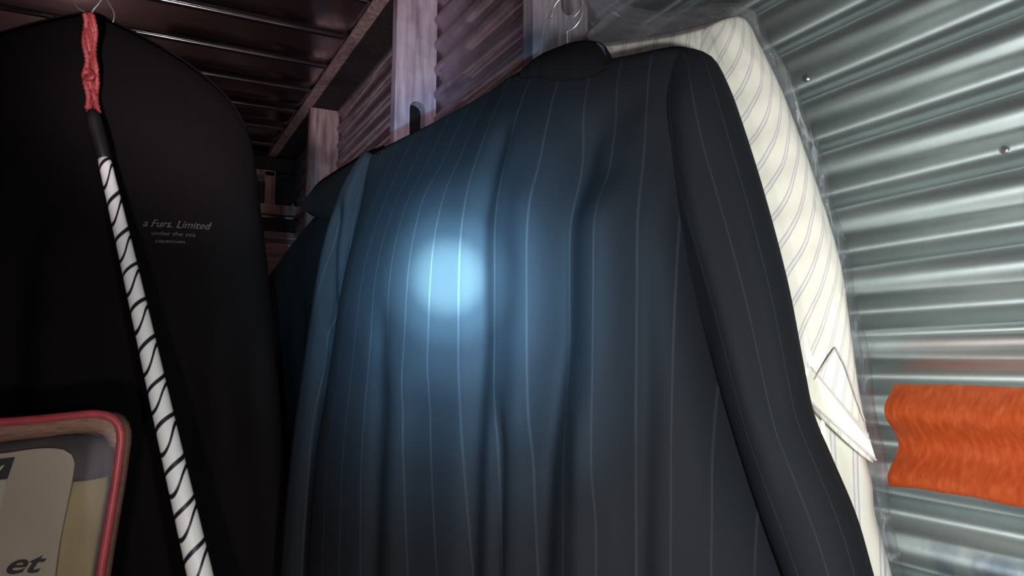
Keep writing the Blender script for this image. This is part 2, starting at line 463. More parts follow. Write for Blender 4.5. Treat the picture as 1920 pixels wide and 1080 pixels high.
# orange strip fixed across the metal wall
def orange_mat():
    m, nt, b = new_mat('orange_coating')
    n = noise_(nt, 130, 2, stretch=(0.1, 1.4, 0.6)); n2 = noise_(nt, 24, 3)
    c = ramp_(nt, n, [(0.25, (0.34, 0.045, 0.010)), (0.55, (0.46, 0.072, 0.014)), (0.8, (0.54, 0.12, 0.038))])
    c = mix_(nt, math_(nt, 'MULTIPLY', n2, 0.3), c, (0.50, 0.10, 0.03))
    nt.links.new(c, b.inputs['Base Color']); b.inputs['Roughness'].default_value = 0.38
    b.inputs['Specular IOR Level'].default_value = 0.6
    bump_(nt, b, n, 0.03, 0.0005)
    return m
M['orange'] = orange_mat()
def orange_strip():
    z0, z1 = 1.2135, 1.3255
    nz, ny = 40, 60; v, f = [], []
    for i in range(nz+1):
        for k in range(ny+1):
            yy = 0.566 - 0.95*k/ny
            lo = z0 + 0.0012*math.sin(41*yy)+0.0008*math.sin(97*yy); hi = z1 + 0.0009*math.sin(29*yy)
            z = lo + (hi-lo)*i/nz
            off = AMP*math.cos(2*PI*(z-1.2955)/PER) - 0.0006*math.sin(3.1*yy+3*z)
            e = 0.003 if 0 < i < nz and 0 < k < ny else 0.0006
            v.append((WX - off - e, yy + (0.00015*math.sin(i*1.7) if k == 0 else 0), z))
    for i in range(nz):
        for k in range(ny):
            a = i*(ny+1)+k; f.append((a, a+1, a+ny+2, a+ny+1))
    o = mesh_obj('orange_strip', v, f, M['orange'])
    return tag(o, 'bright orange coated strip running across the corrugated metal wall right of the white shirt', 'strip')
orange_strip()

# ------------------------------------------------------------------ garments
def fold_field(fr, folds, dref=0.0):
    L = []
    for px, A, w in folds:
        p = fr.line(px, dref); o = np.argsort(p[:, 1]); L.append((p[o, 1], p[o, 0], A, w))
    def fn(s, z):
        r = 0.0
        for zs, ss, A, w in L:
            c = np.interp(z, zs, ss)
            fade = sstep(zs[0]-0.05, zs[0]+0.02, z)*(1-sstep(zs[-1]-0.03, zs[-1]+0.03, z))
            r += A*fade*math.exp(-((s-c)/w)**2)
        return r
    return fn
def body(name, fr, left, right, top, D, Db, mat, parent, folds=(), cloth=0.5, nu=120, nv=110, rise=0.13, ep=3.2, dz=0.0, topmin=0.12, kblend=1.5, hangx=0.06):
    """front and back panel of a hanging garment: side outlines and shoulder line in (s,z)"""
    left = crom(left, nv+1); right = crom(right, nv+1)
    T = crom(top, nu+1)
    ff = fold_field(fr, folds, D*0.95)
    P = np.zeros((nu+1, nv+1, 2))
    for j in range(nv+1):
        w = j/nv; k = (1-w)**kblend
        for i in range(nu+1):
            u = i/nu
            base = left[j]*(1-u) + right[j]*u
            P[i, j] = base + k*(T[i] - (left[0]*(1-u)+right[0]*u))
    verts, uvs = [], []
    surf = np.zeros((nu+1, nv+1))
    for side in (1, -1):
        for i in range(nu+1):
            u = i/nu; e = max(0.0, 1-abs(2*u-1)**ep)**0.5
            for j in range(nv+1):
                s, z = P[i, j]
                drop = P[i, 0, 1]-z
                tp = topmin*min(1, j/2) + (1-topmin)*math.sin(min(1, drop/rise)*PI/2)
                d = (D if side > 0 else -Db)*e*tp
                if side > 0: d += ff(s, z)*e**1.2*min(1, drop/0.10)
                if side > 0: surf[i, j] = d
                wr_ = float(sstep(0.42, 0.72, u)) if side > 0 else 0.0
                verts.append(fr.w(s, z, d+dz)); uvs.append(((u-0.5)*cloth*(1-wr_) + (s+hangx)*wr_, z))
    n = (nu+1)*(nv+1); faces = []
    for i in range(nu):
        for j in range(nv):
            a = i*(nv+1)+j; b = a+nv+1
            faces.append((a, a+1, b+1, b)); faces.append((n+a, n+b, n+b+1, n+a+1))
    o = mesh_obj(name, verts, faces, mat, parent, uvs)
    bm = bmesh.new(); bm.from_mesh(o.data)
    bmesh.ops.remove_doubles(bm, verts=bm.verts, dist=1e-5)
    bmesh.ops.recalc_face_normals(bm, faces=bm.faces); bm.to_mesh(o.data); bm.free()
    def depth(s, z):                                     # nearest point of the front panel
        q = (P[:, :, 0]-s)**2 + (P[:, :, 1]-z)**2
        i, j = np.unravel_index(np.argmin(q), q.shape); return surf[i, j]+dz
    return o, depth
def sleeve(name, fr, outer, inner, D, dc, mat, parent, n=70, seg=40, girth=0.36, shear=0.0, wr=0.0, folds=(), dcl=None):
    o_, i_ = crom(outer, n), crom(inner, n)
    ff = fold_field(fr, folds)
    verts, uvs = [], []
    for a in range(n):
        c = (o_[a]+i_[a])/2; e = (o_[a]-i_[a])/2
        q = a/(n-1); dd = D*min(1, 0.25+0.75*math.sin(min(1, q/0.16)*PI/2))
        off = dc if dcl is None else dc + (dcl-dc)*q
        for k in range(seg+1):
            th = -PI/2 + 2*PI*k/seg                     # seam at the back
            co, si = math.cos(th), math.sin(th)
            cs = math.copysign(abs(co)**0.85, co)
            p = c + e*cs
            d = dd*si + off
            if si > 0: d += ff(p[0], p[1])*si + wr*si*math.sin(22*q*PI + 3*co)*math.sin(q*PI)
            verts.append(fr.w(p[0], p[1], d)); g = 1.0; uvs.append((girth*k/seg + shear*g*p[1], p[1]))
    m = seg+1; faces = []
    for a in range(n-1):
        for k in range(seg): faces.append((a*m+k, a*m+k+1, (a+1)*m+k+1, (a+1)*m+k))
    faces.append(tuple(range(m))); faces.append(tuple((n-1)*m+k for k in range(m)))
    ob = mesh_obj(name, verts, faces, mat, parent, uvs)
    bm = bmesh.new(); bm.from_mesh(ob.data); bmesh.ops.recalc_face_normals(bm, faces=bm.faces); bm.to_mesh(ob.data); bm.free()
    return ob
def collar(name, fr, c, rs, rd, h, mat, parent, flare=0.016, tilt=0.0, d0=0.0, zl=0.0):
    """folded collar: a stand that rolls over into a fall around the neck; tilt drops its left side"""
    prof = [(-0.006, -0.01), (-0.004, h*0.55), (-0.001, h*0.92), (0.004, h), (0.009, h*0.95), (flare*0.8, h*0.5), (flare*1.15, h*0.05), (flare*1.25, -h*0.30), (flare*1.0, -h*0.33)]
    seg = 56; verts, faces = [], []
    for k in range(seg):
        th = 2*PI*k/seg; co, si = math.cos(th), math.sin(th)
        front = sstep(0.1, 1.0, -si)
        for (o, z) in prof:
            verts.append(fr.w(c[0] + (rs+o)*co, c[1] + z*(1-0.25*front) - 0.10*front + tilt*co*rs + zl*si, d0 + (rd+o)*si))
    m = len(prof)
    for k in range(seg):
        k2 = (k+1) % seg
        for j in range(m-1): faces.append((k*m+j, k*m+j+1, k2*m+j+1, k2*m+j))
    o = mesh_obj(name, verts, faces, mat, parent)
    bm = bmesh.new(); bm.from_mesh(o.data); bmesh.ops.recalc_face_normals(bm, faces=bm.faces); bm.to_mesh(o.data); bm.free()
    sm = o.modifiers.new('thick', 'SOLIDIFY'); sm.thickness = 0.002
    return o
def hanger(fr, c, width, drop, label, hook_h=0.10, top=None, parent_loc=None, tilt=0.0):
    """wire hanger: shoulder wires with a crossbar, a twisted neck and a hook"""
    t = tag(empty('coat_hanger', fr.w(c[0], c[1], 0)), label, 'hanger')
    a = [fr.w(c[0]-width, c[1]-drop-tilt, 0), fr.w(c[0]-width*0.5, c[1]-drop*0.42-tilt*.5, 0), fr.w(c[0], c[1], 0), fr.w(c[0]+width*0.5, c[1]-drop*0.42+tilt*.5, 0), fr.w(c[0]+width, c[1]-drop+tilt, 0)]
    tube('shoulder_wire', a, 0.0018, M['wire'], t, 8, 40)
    tube('crossbar', [a[0], a[4]], 0.0018, M['wire'], t, 8)
    h = [fr.w(c[0], c[1], 0), fr.w(c[0], c[1]+hook_h*0.55, 0)]
    for g in np.linspace(-0.5*PI, 1.0*PI, 14):
        h.append(fr.w(c[0]+0.020*math.cos(g)+0.0, c[1]+hook_h*0.55+0.022+0.022*math.sin(g), 0))
    tube('hook', h, 0.0012, M['wire'], t, 8, 60)
    return t, h

SJ = np.array([math.sin(math.radians(32.85)), -math.cos(math.radians(32.85)), 0])
# ---- pinstripe jacket seen from the back
FJ = Frame(at(1062, 98, 0.87), SJ)
jk = tag(empty('suit_jacket', FJ.w(0, 0.03, 0)), 'dark navy pinstriped suit jacket hanging back-on with a bright torch spot', 'jacket')
jl = [(690, 291), (684, 420), (669, 560), (649, 700), (623, 850), (611, 980), (604, 1080), (592, 1320)]
jr = [(1322, 112), (1314, 200), (1305, 340), (1318, 500), (1345, 620), (1388, 760), (1452, 950), (1502, 1080), (1590, 1320)]
jt = [(690, 291), (760, 256), (820, 226), (930, 166), (985, 128), (1062, 104), (1137, 110), (1200, 99), (1262, 87), (1298, 92), (1322, 112)]
jf = [([(915, 230), (903, 420), (905, 640), (890, 860), (880, 1300)], -0.010, 0.013),
      ([(985, 330), (990, 500), (975, 800)], 0.010, 0.020),
      ([(1063, 230), (1052, 420), (1050, 640), (1020, 860), (1000, 1300)], -0.017, 0.016),
      ([(1125, 330), (1122, 640), (1110, 900)], 0.013, 0.020),
      ([(1190, 200), (1178, 450), (1190, 760), (1190, 1300)], -0.013, 0.014),
      ([(1245, 420), (1270, 640), (1300, 900)], 0.011, 0.022),
      ([(720, 600), (710, 800), (690, 1300)], -0.007, 0.014),
      ([(760, 700), (745, 900), (740, 1300)], 0.007, 0.018),
      ([(940, 780), (930, 1300)], -0.008, 0.008),
      ([(1090, 760), (1085, 1300)], 0.007, 0.012),
      ([(1130, 130), (1110, 190), (1100, 330)], -0.022, 0.045),
      ([(780, 330), (775, 480), (780, 700)], 0.010, 0.05)]
_, jdepth = body('back_panel', FJ, FJ.line(jl), FJ.line(jr), FJ.line(jt), 0.108, 0.045, M['suit'], jk, jf, 0.54, 170, 120, rise=0.24)
so = [(1270, 90), (1300, 88), (1334, 104), (1358, 145), (1382, 205), (1430, 350), (1480, 530), (1513, 690), (1532, 775), (1562, 845), (1612, 960), (1648, 1080), (1722, 1320)]
si = [(1262, 92), (1252, 104), (1244, 130), (1240, 200), (1240, 260), (1246, 350), (1289, 500), (1328, 620), (1350, 690), (1370, 755), (1438, 950), (1490, 1080), (1585, 1320)]
sf = [([(1300, 180), (1330, 420), (1400, 640), (1470, 860)], 0.006, 0.014),
      ([(1350, 300), (1420, 560), (1470, 760)], -0.005, 0.010),
      ([(1262, 250), (1290, 430), (1350, 620)], -0.006, 0.010)]
sleeve('sleeve', FJ, FJ.line(so), FJ.line(si), 0.045, -0.012, M['suit'], jk, girth=0.36, folds=sf, dcl=0.040)
so = [(690, 284), (676, 305), (656, 360), (622, 480), (594, 650), (573, 800), (556, 950), (546, 1080), (528, 1320)]
si = [(702, 292), (697, 330), (690, 400), (681, 490), (669, 590), (652, 710), (632, 850), (616, 1080), (605, 1320)]
sf = [([(664, 400), (652, 470), (648, 560), (658, 640)], -0.022, 0.010),
      ([(640, 640), (635, 760), (615, 900), (600, 1100)], -0.012, 0.009)]
sleeve('sleeve', FJ, FJ.line(so), FJ.line(si), 0.040, 0.0, M['suit'], jk, girth=0.36, folds=sf)
def neck_collar(fr, depth, bottom, top, mat, parent, n=50):
    """fall of a coat collar seen from behind: lies on the back panel, rolls over and goes down inside the neck"""
    B = crom(fr.line(bottom, 0.03), n); T = crom(fr.line(top, 0.02), n); v, f = [], []
    rows = 14
    for k in range(n):
        e = math.sin(PI*(k+0.5)/n)**0.5
        d0 = depth(B[k][0], B[k][1])+0.004
        for r in range(rows):
            q = min(1.0, r/9); p = B[k]*(1-q)+T[k]*q
            d = d0*(1-q)+0.020*e*q + 0.012*e*math.sin(PI*q)
            z = p[1]
            if r > 9: g = (r-9)/4; d -= 0.010*math.sin(g*PI/2)+0.002; z -= 0.028*g*g
            v.append(fr.w(p[0], z, d))
    for k in range(n-1):
        for r in range(rows-1): a = k*rows+r; f.append((a, a+1, a+rows+1, a+rows))
    o = mesh_obj('collar', v, f, mat, parent)
    sm = o.modifiers.new('thick', 'SOLIDIFY'); sm.thickness = 0.004; sm.offset = 1
    return o
neck_collar(FJ, jdepth, [(962, 146), (1000, 150), (1060, 158), (1110, 146), (1142, 118)], [(968, 138), (1000, 107), (1040, 90), (1085, 76), (1126, 78), (1140, 104)], M['collar'], jk)
mesh_obj('collar_lining', [FJ.w(*FJ.sz(x, y, 0.02), 0.02 + 0.004*math.sin(x*0.4)) for (x, y) in ((1112, 84), (1122, 80), (1134, 88), (1116, 97), (1125, 94), (1137, 100), (1120, 110), (1128, 108), (1138, 112))],
         [(0, 3, 4, 1), (1, 4, 5, 2), (3, 6, 7, 4), (4, 7, 8, 5)], M['satin'], jk)
hc = FJ.sz(1063, 90)
hanger(FJ, (hc[0], hc[1]-0.035), 0.15, 0.04, 'wire hanger whose hook rises out of the pinstriped jacket collar', tilt=0.01)

# ---- striped white shirt in a clear bag behind it
FS = Frame(FJ.w(0, 0, -0.125), SJ)
sh = tag(empty('striped_shirt', FS.w(0.0, 0.05, 0)), 'cream short-sleeved shirt with thin purple stripes hanging behind the pinstriped jacket', 'shirt')
sl = [(800, 240), (810, 420), (815, 700), (810, 1000), (805, 1320)]
sr = [(1388, 36), (1396, 150), (1420, 400), (1510, 640), (1600, 800), (1634, 900), (1640, 960), (1672, 1080), (1712, 1320)]
st = [(800, 240), (900, 185), (1000, 125), (1075, 88), (1140, 80), (1250, 64), (1320, 47), (1370, 33), (1388, 36)]
body('body_panel', FS, FS.line(sl), FS.line(sr), FS.line(st), 0.030, 0.022, M['shirt'], sh,
     [([(1560, 820), (1590, 1080), (1600, 1300)], -0.010, 0.008), ([(1600, 860), (1630, 1080), (1650, 1300)], 0.010, 0.010)], 0.56, 90, 80, rise=0.10)
so = [(1348, 38), (1390, 28), (1418, 72), (1470, 180), (1530, 340), (1577, 490), (1598, 620), (1616, 740), (1642, 862)]
si = [(1340, 44), (1300, 70), (1290, 140), (1320, 280), (1380, 450), (1430, 560), (1470, 640), (1500, 700), (1522, 752)]
sleeve('sleeve', FS, FS.line(so), FS.line(si), 0.026, -0.012, M['shirt'], sh, girth=0.34, shear=0.72, wr=0.002, dcl=0.026,
       folds=[([(1400, 90), (1440, 200), (1500, 400), (1545, 560), (1570, 700)], -0.008, 0.008), ([(1360, 120), (1420, 300), (1480, 480)], 0.006, 0.010)])
# turned-up hem band with its stitch line
def ribbon(name, fr, a, b, wd, d, mat, parent, n=14, th=0.0016):
    A = crom(fr.line(a, d), n); B = crom(fr.line(b, d), n); v, f, uv = [], [], []
    for k in range(n):
        h = 0.010*math.sin(PI*k/(n-1))
        for p, q in ((A[k], th), (B[k], th), (B[k], -th), (A[k], -th)):
            v.append(fr.w(p[0], p[1], d+h+q)); uv.append((0.009 + (0.0082 if p is A[k] else 0), p[1]))
    for k in range(n-1):
        for j in range(4): f.append((k*4+j, k*4+(j+1) % 4, k*4+4+(j+1) % 4, k*4+4+j))
    f += [(0, 1, 2, 3), (n*4-4, n*4-3, n*4-2, n*4-1)]
    o = mesh_obj(name, v, f, mat, parent, uv)
    bm = bmesh.new(); bm.from_mesh(o.data); bmesh.ops.recalc_face_normals(bm, faces=bm.faces); bm.to_mesh(o.data); bm.free()
    return shade_flat(o)
ribbon('sleeve_hem', FS, [(1500, 664), (1556, 728), (1628, 815)], [(1480, 712), (1560, 788), (1643, 863)], 0.0, 0.040, M['shirt'], sh)
def stitch(px, d, r=0.0011):
    pts = crom(FS.line(px, d), 16)
    return tube('stitch_line', [FS.w(p[0], p[1], d+0.010*math.sin(PI*k/15)) for k, p in enumerate(pts)], r, M['seam'], sh, 6)
stitch([(1500, 664), (1556, 728), (1628, 815)], 0.0415); stitch([(1480, 712), (1560, 788), (1643, 863)], 0.0415, 0.0014)
stitch([(1506, 672), (1562, 736), (1632, 826)], 0.0418, 0.0008)
stitch([(1524, 716), (1546, 686), (1566, 652)], 0.046, 0.0009); stitch([(1566, 652), (1590, 694), (1622, 790)], 0.044, 0.0008)
collar('collar', FS, FS.sz(1066, 150), 0.060, 0.042, 0.022, M['shirt'], sh, 0.012, tilt=0.1)
hs = FS.sz(1066, 70)
hanger(FS, (hs[0], hs[1]-0.03), 0.15, 0.035, 'wire hanger holding the cream striped shirt inside its clear bag')

def film_bag():
    """clear dry-cleaning bag: one loose crumpled skin round the shirt, gathered at the hook"""
    px_l = [(1040, -70), (1034, -20), (1020, 60), (1000, 150), (960, 420), (950, 800), (940, 1320)]
    px_r = [(1085, -70), (1130, -14), (1250, 26), (1405, 14), (1440, 62), (1510, 200), (1572, 400), (1612, 580), (1628, 660), (1650, 800), (1692, 1080), (1735, 1320)]
    nv, nu = 130, 70
    L, R_ = crom(FS.line(px_l), nv+1), crom(FS.line(px_r), nv+1)
    rnd = np.random.RandomState(3); ph = rnd.rand(12)*6.28
    v, f = [], []
    for side in (1, -1):
        for i in range(nu+1):
            u = i/nu; e = (1-abs(2*u-1)**4)**0.5 if 0 < u < 1 else 0.0
            for j in range(nv+1):
                w = j/nv; p = L[j]*(1-u)+R_[j]*u
                D = 0.006+0.048*sstep(0.05, 0.28, w)
                cr = 0.004*math.sin(34*u+5*w+ph[0])*math.sin(9*w+ph[1]) + 0.0028*math.sin(80*u-14*w+ph[2]) + 0.002*math.sin(47*w+21*u+ph[3])
                d = side*D*(e if side > 0 else e*0.75) + cr*e*(0.4+w)
                v.append(FS.w(p[0] + 0.0016*math.sin(60*w+ph[4])*abs(2*u-1)**6, p[1], d))
    n = (nu+1)*(nv+1)
    for i in range(nu):
        for j in range(nv):
            a = i*(nv+1)+j; b = a+nv+1
            f.append((a, a+1, b+1, b)); f.append((n+a, n+b, n+b+1, n+a+1))
    o = mesh_obj('clear_bag', v, f, M['film'])
    bm = bmesh.new(); bm.from_mesh(o.data); bmesh.ops.remove_doubles(bm, verts=bm.verts, dist=1e-5)
    bmesh.ops.recalc_face_normals(bm, faces=bm.faces); bm.to_mesh(o.data); bm.free()
    tag(o, 'clear crinkled dry-cleaning film drawn over the cream striped shirt', 'plastic bag')
film_bag()

# ---- black jacket between the pinstriped jacket and the garment bag
FB = Frame(at(660, 360, 1.42), SJ)
bj = tag(empty('black_jacket', FB.w(0, 0, 0)), 'plain black jacket with turned-up collar half hidden behind the pinstriped jacket', 'jacket')
bl = [(492, 530), (488, 600), (494, 760), (505, 900), (512, 1080), (515, 1300)]
br = [(840, 330), (850, 500), (870, 800), (880, 1080), (885, 1300)]
bt = [(492, 530), (520, 496), (569, 432), (591, 407), (640, 380), (720, 350), (840, 330)]
body('body_panel', FB, FB.line(bl), FB.line(br), FB.line(bt), 0.055, 0.04, M['suit_plain'], bj,
     [([(560, 560), (560, 800), (555, 1200)], -0.015, 0.02), ([(600, 560), (610, 900)], 0.012, 0.03)], 0.5, 60, 60, rise=0.10)
so = [(494, 526), (482, 560), (474, 640), (478, 800), (486, 1080), (490, 1300)]
si = [(512, 520), (520, 580), (530, 680), (545, 800), (560, 1080), (566, 1300)]
sleeve('sleeve', FB, FB.line(so), FB.line(si), 0.040, 0.02, M['suit_plain'], bj, 40, 24)
ca = [(572, 376), (594, 345), (629, 320), (690, 284), (720, 272)]
cb = [(592, 406), (610, 412), (650, 420), (710, 400), (770, 380)]
A = crom(FB.line(ca, 0.03), 24); B = crom(FB.line(cb, 0.03), 24)
v, f = [], []
for k in range(24):
    for j in range(7):
        q = j/6; p = A[k]*(1-q)+B[k]*q
        v.append(FB.w(p[0], p[1], 0.030 + 0.022*math.sin(PI*q) + 0.01*q))
for k in range(23):
    for j in range(6): a = k*7+j; f.append((a, a+1, a+8, a+7))
cl = mesh_obj('collar', v, f, M['suit_plain'], bj)
m_ = cl.modifiers.new('thick', 'SOLIDIFY'); m_.thickness = 0.006

# ---- dark garment bag on the left
SG = RT*math.cos(math.radians(12)) + FH*math.sin(math.radians(12))
FG = Frame(at(175, 30, 1.12), SG)
gb = tag(empty('garment_bag', FG.w(0, 0, 0)), 'long dark brown garment bag with faded lettering hanging at the left', 'garment bag')
gl_ = [(-205, 215), (-225, 300), (-235, 420), (-240, 700), (-250, 1080), (-255, 1330)]
gr = [(462, 240), (474, 275), (490, 400), (506, 540), (522, 720), (546, 1080), (560, 1330)]
gt = [(-205, 215), (-180, 160), (-100, 100), (0, 62), (90, 37), (140, 27), (175, 24), (215, 42), (300, 86), (380, 140), (432, 190), (462, 240)]
gf = [([(430, 560), (410, 700), (430, 860)], 0.016, 0.03), ([(470, 640), (480, 800), (500, 1100)], -0.012, 0.018),
      ([(120, 420), (90, 700), (60, 1000)], 0.014, 0.03), ([(40, 500), (20, 900)], -0.012, 0.02), ([(350, 700), (340, 1100)], -0.010, 0.03)]
_, gdepth = body('bag_panel', FG, FG.line(gl_), FG.line(gr), FG.line(gt), 0.060, 0.05, M['bag'], gb, gf, 0.6, 90, 80, rise=0.16)
tube('seam_binding', [FG.w(*FG.sz(x, y), 0.002) for x, y in gt[3:]], 0.0014, M['bag'], gb, 8, 60)

def text_mesh(name, body_, fr, depth, x, y, size_px, mat, parent, shear=0.0, width_px=None, bold=0.0, ext=0.0006, lift=0.0015, tex=''):
    """flat lettering laid on the surface of a thing; x, y is the left end of its baseline"""
    cu = bpy.data.curves.new('t', 'FONT'); cu.body = body_; cu.size = 1.0; cu.shear = shear; cu.offset = bold
    t = bpy.data.objects.new('t', cu); COL.objects.link(t)
    me = bpy.data.meshes.new_from_object(t.evaluated_get(bpy.context.evaluated_depsgraph_get()))
    bpy.data.objects.remove(t)
    dd = 0.0
    for _k in range(4): q = fr.sz(x+50, y, dd); dd = depth(q[0], q[1])
    a = fr.sz(x, y, dd)
    b = fr.sz(x+100, y, dd); mpp = np.linalg.norm(b-a)/100
    xs = [q.co.x for q in me.vertices]; w = max(xs)
    sy = size_px*mpp/0.7; sx_ = width_px*mpp/w if width_px else sy
    vs = []
    for q in me.vertices:
        s, z = a[0]+q.co.x*sx_, a[1]+q.co.y*sy
        vs.append(fr.w(s, z, depth(s, z)+lift))
    return mesh_obj(name, vs, [tuple(p.vertices) for p in me.polygons], mat, parent, smooth=False)
text_mesh('lettering', 'a Furs. Limited', FG, gdepth, 268, 425, 15, M['print'], gb, 0.35, 128)
text_mesh('lettering', 'under the sea', FG, gdepth, 284, 441, 8, M['print'], gb, 0.1, 82)
text_mesh('lettering', 'capetown', FG, gdepth, 292, 455, 7, M['print'], gb, 0.0, 54)

# wire hooks above it
gh = tag(empty('coat_hanger', FG.w(0, 0, 0)), 'bent wire hanger hooks above the dark garment bag', 'hanger')
def gw(pts, d=0.0): return [FG.w(*FG.sz(x, y, d), d) for x, y in pts]
tube('hook', gw([(136, -24), (136, -4), (142, 10), (154, 20), (166, 25), (176, 22)], 0.012), 0.0011, M['wire'], gh, 8, 30)
tube('hook', gw([(198, -26), (194, -8), (184, 8), (172, 24), (168, 60)], 0.014), 0.0016, M['wire'], gh, 8, 30)
tube('hook', gw([(196, -26), (200, -2), (208, 12), (214, 26), (212, 42)], 0.008), 0.0013, M['wire'], gh, 8, 30)
tube('shoulder_wire', gw([(-120, 150), (30, 80), (172, 50), (300, 110), (420, 220)]), 0.0018, M['wire'], gh, 8, 40)

# ---- walking stick hung in front of it by a red braided loop
def stick_mat():
    m, nt, b = new_mat('white_black_wavy_stick')
    x, y, uv = uvx(nt)
    X = math_(nt, 'MULTIPLY', x, 2.0)
    P = 0.052; STK = -1.0
    sn = math_(nt, 'SINE', math_(nt, 'MULTIPLY', X, 2*PI))
    lo = math_(nt, 'DIVIDE', y, P)
    wob = math_(nt, 'MULTIPLY', math_(nt, 'SUBTRACT', noise_(nt, 9, 2), 0.5), 0.5)
    lo = math_(nt, 'ADD', lo, wob)
    f1 = math_(nt, 'ADD', math_(nt, 'MULTIPLY_ADD', X, STK*0.62, lo), math_(nt, 'MULTIPLY', sn, STK*0.12))
    f2 = math_(nt, 'ADD', math_(nt, 'MULTIPLY_ADD', X, STK*0.36, lo), math_(nt, 'MULTIPLY', sn, STK*0.01))
    k1 = line_mask(nt, f1, 1.0, 0.0, 0.042, 0.03); k2 = line_mask(nt, f2, 1.0, 0.85, 0.042, 0.03)
    k = math_(nt, 'MAXIMUM', k1, k2)
    nt.links.new(mix_(nt, k, (0.86, 0.87, 0.83), (0.012, 0.010, 0.02)), b.inputs['Base Color'])
    b.inputs['Roughness'].default_value = 0.45
    return m
M['stick'] = stick_mat()
stp = [at(195, 296, 1.00), at(245, 510, 0.955), at(318, 830, 0.90), at(378, 1090, 0.86), at(420, 1270, 0.83)]
ws = tag(empty('walking_stick', at(195, 296, 1.0)), 'white walking stick with black wavy lines hung by a red braided cord', 'walking stick')
P_ = crom(stp, 50)
tube('shaft', P_, 0.01, M['stick'], ws, 28, uv=True, radii=[0.0082 + 0.0068*k/49 for k in range(50)], ref=(-0.13, 0.9, -0.2))
hp = crom([at(171, 206, 1.0), at(180, 240, 1.0), at(190, 275, 1.0), at(195.5, 298, 1.0)], 16)
tube('handle', hp, 0.01, M['black'], ws, 18, radii=[0.004, 0.0065, 0.0088, 0.0098] + [0.0098]*8 + [0.0095, 0.0092, 0.009, 0.0088])['label'] = 'black handle'
def strand(x0, x1, y0, y1, t, tw, r, ph, amp=2.6):
    pts = []
    for k in range(46):
        q = k/45; y = y0+(y1-y0)*q
        knot = math.exp(-((q-0.62)/0.06)**2)
        x = x0+(x1-x0)*q + amp*math.sin(tw*q+ph)*(1-0.5*knot) + (-2.5*knot if ph < 2 else -1.0*knot)
        pts.append(at(x, y, t - 0.004*math.cos(tw*q+ph)))
    rr = [r*(1+0.22*math.sin(k*2.9+ph)) for k in range(46)]
    o = tube('wrist_cord', pts, r, M['red'], ws, 8, radii=rr); o['label'] = 'strand of red braided cord'; return o
strand(159, 164, 26, 205, 1.028, 16, 0.0036, 0.0)
strand(163, 170, 24, 209, 1.030, 15, 0.0036, 2.1)
strand(172, 178, 25, 206, 1.030, 17, 0.0036, 4.0)
strand(175, 184, 27, 213, 1.028, 14, 0.0034, 5.4)
strand(167, 176, 24, 198, 1.034, 12, 0.0034, 3.0)
kp = [at(166+9*math.cos(a), 141+7*math.sin(a), 1.020-0.004*math.sin(2*a)) for a in np.linspace(0, 2*PI, 20)[:-1]]
tube('cord_knot', kp, 0.0034, M['red'], ws, 8, closed=True)

# ---- clear bedding bag with red piping in the lower left corner
M['pipe'] = plain('red_piping', (0.36, 0.045, 0.055), (0.46, 0.075, 0.085), 0.45, scale=60, bump=0.1)
M['gusset'] = plain('striped_gusset', (0.20, 0.10, 0.07), (0.36, 0.21, 0.15), 0.7, scale=22, bump=0.1, stretch=(3, 3, 12))
M['khaki'] = plain('khaki_blanket', (0.25, 0.20, 0.09), (0.40, 0.32, 0.16), 0.9, scale=14, bump=0.4, stretch=(2, 2, .6))
M['card'] = plain('cream_card', (0.36, 0.31, 0.25), (0.44, 0.39, 0.31), 0.7, scale=8, bump=0.1)
M['mauve'] = plain('dark_mauve_cloth', (0.02, 0.016, 0.018), (0.08, 0.055, 0.055), 0.85, scale=18, bump=0.4)
M['ink'] = plain('black_ink', (0.008, 0.006, 0.014), (0.012, 0.010, 0.018), 0.6, bump=0)
M['pale'] = plain('pale_print', (0.42, 0.44, 0.36), (0.46, 0.47, 0.40), 0.7, bump=0)
FK = Frame(at(205, 800, 0.86), SG)
kb = tag(empty('bedding_bag', FK.w(-0.2, -0.32, 0)), 'clear zipped bedding bag with red piping in the lower left corner', 'bag')
edge = [(-330, 835), (-200, 812), (-60, 796), (60, 787), (130, 780), (180, 776), (208, 782), (222, 796), (227, 820), (224, 850), (216, 910), (206, 970), (196, 1030), (188, 1080), (180, 1140), (168, 1230), (140, 1262), (60, 1280), (-120, 1300), (-280, 1300), (-345, 1270), (-360, 1200), (-360, 1000), (-355, 880)]
E2 = crom([FK.sz(*p) for p in edge + [edge[0]]], 120)[:-1]
ne = len(E2); cen = E2.mean(axis=0)
tube('piping', [FK.w(p[0], p[1], 0.0) for p in E2], 0.0048, M['pipe'], kb, 12, closed=True)['label'] = 'red rounded piping'
# side gusset: runs back from the piping
v, f = [], []
DPT = 0.062
ring = [(0.0, 0.0), (0.005, -0.010), (0.004, -0.028), (-0.002, -0.048), (-0.016, -DPT)]
for i, p in enumerate(E2):
    t_ = E2[(i+1) % ne]-E2[i-1]; t_ /= np.linalg.norm(t_); nn = np.array([-t_[1], t_[0]])
    if np.dot(nn, p-cen) < 0: nn = -nn
    side = 1.0 if p[0] > cen[0] else 0.5
    for (o, d) in ring: v.append(FK.w(p[0]+nn[0]*o*side, p[1]+nn[1]*o*0.35*(1 if p[1] < cen[1] else .3), d))
m = len(ring)
for i in range(ne):
    j = (i+1) % ne
    for k in range(m-1): f.append((i*m+k, j*m+k, j*m+k+1, i*m+k+1))
f.append(tuple(i*m+m-1 for i in range(ne)))
g_ = mesh_obj('gusset', v, f, M['gusset'], kb)
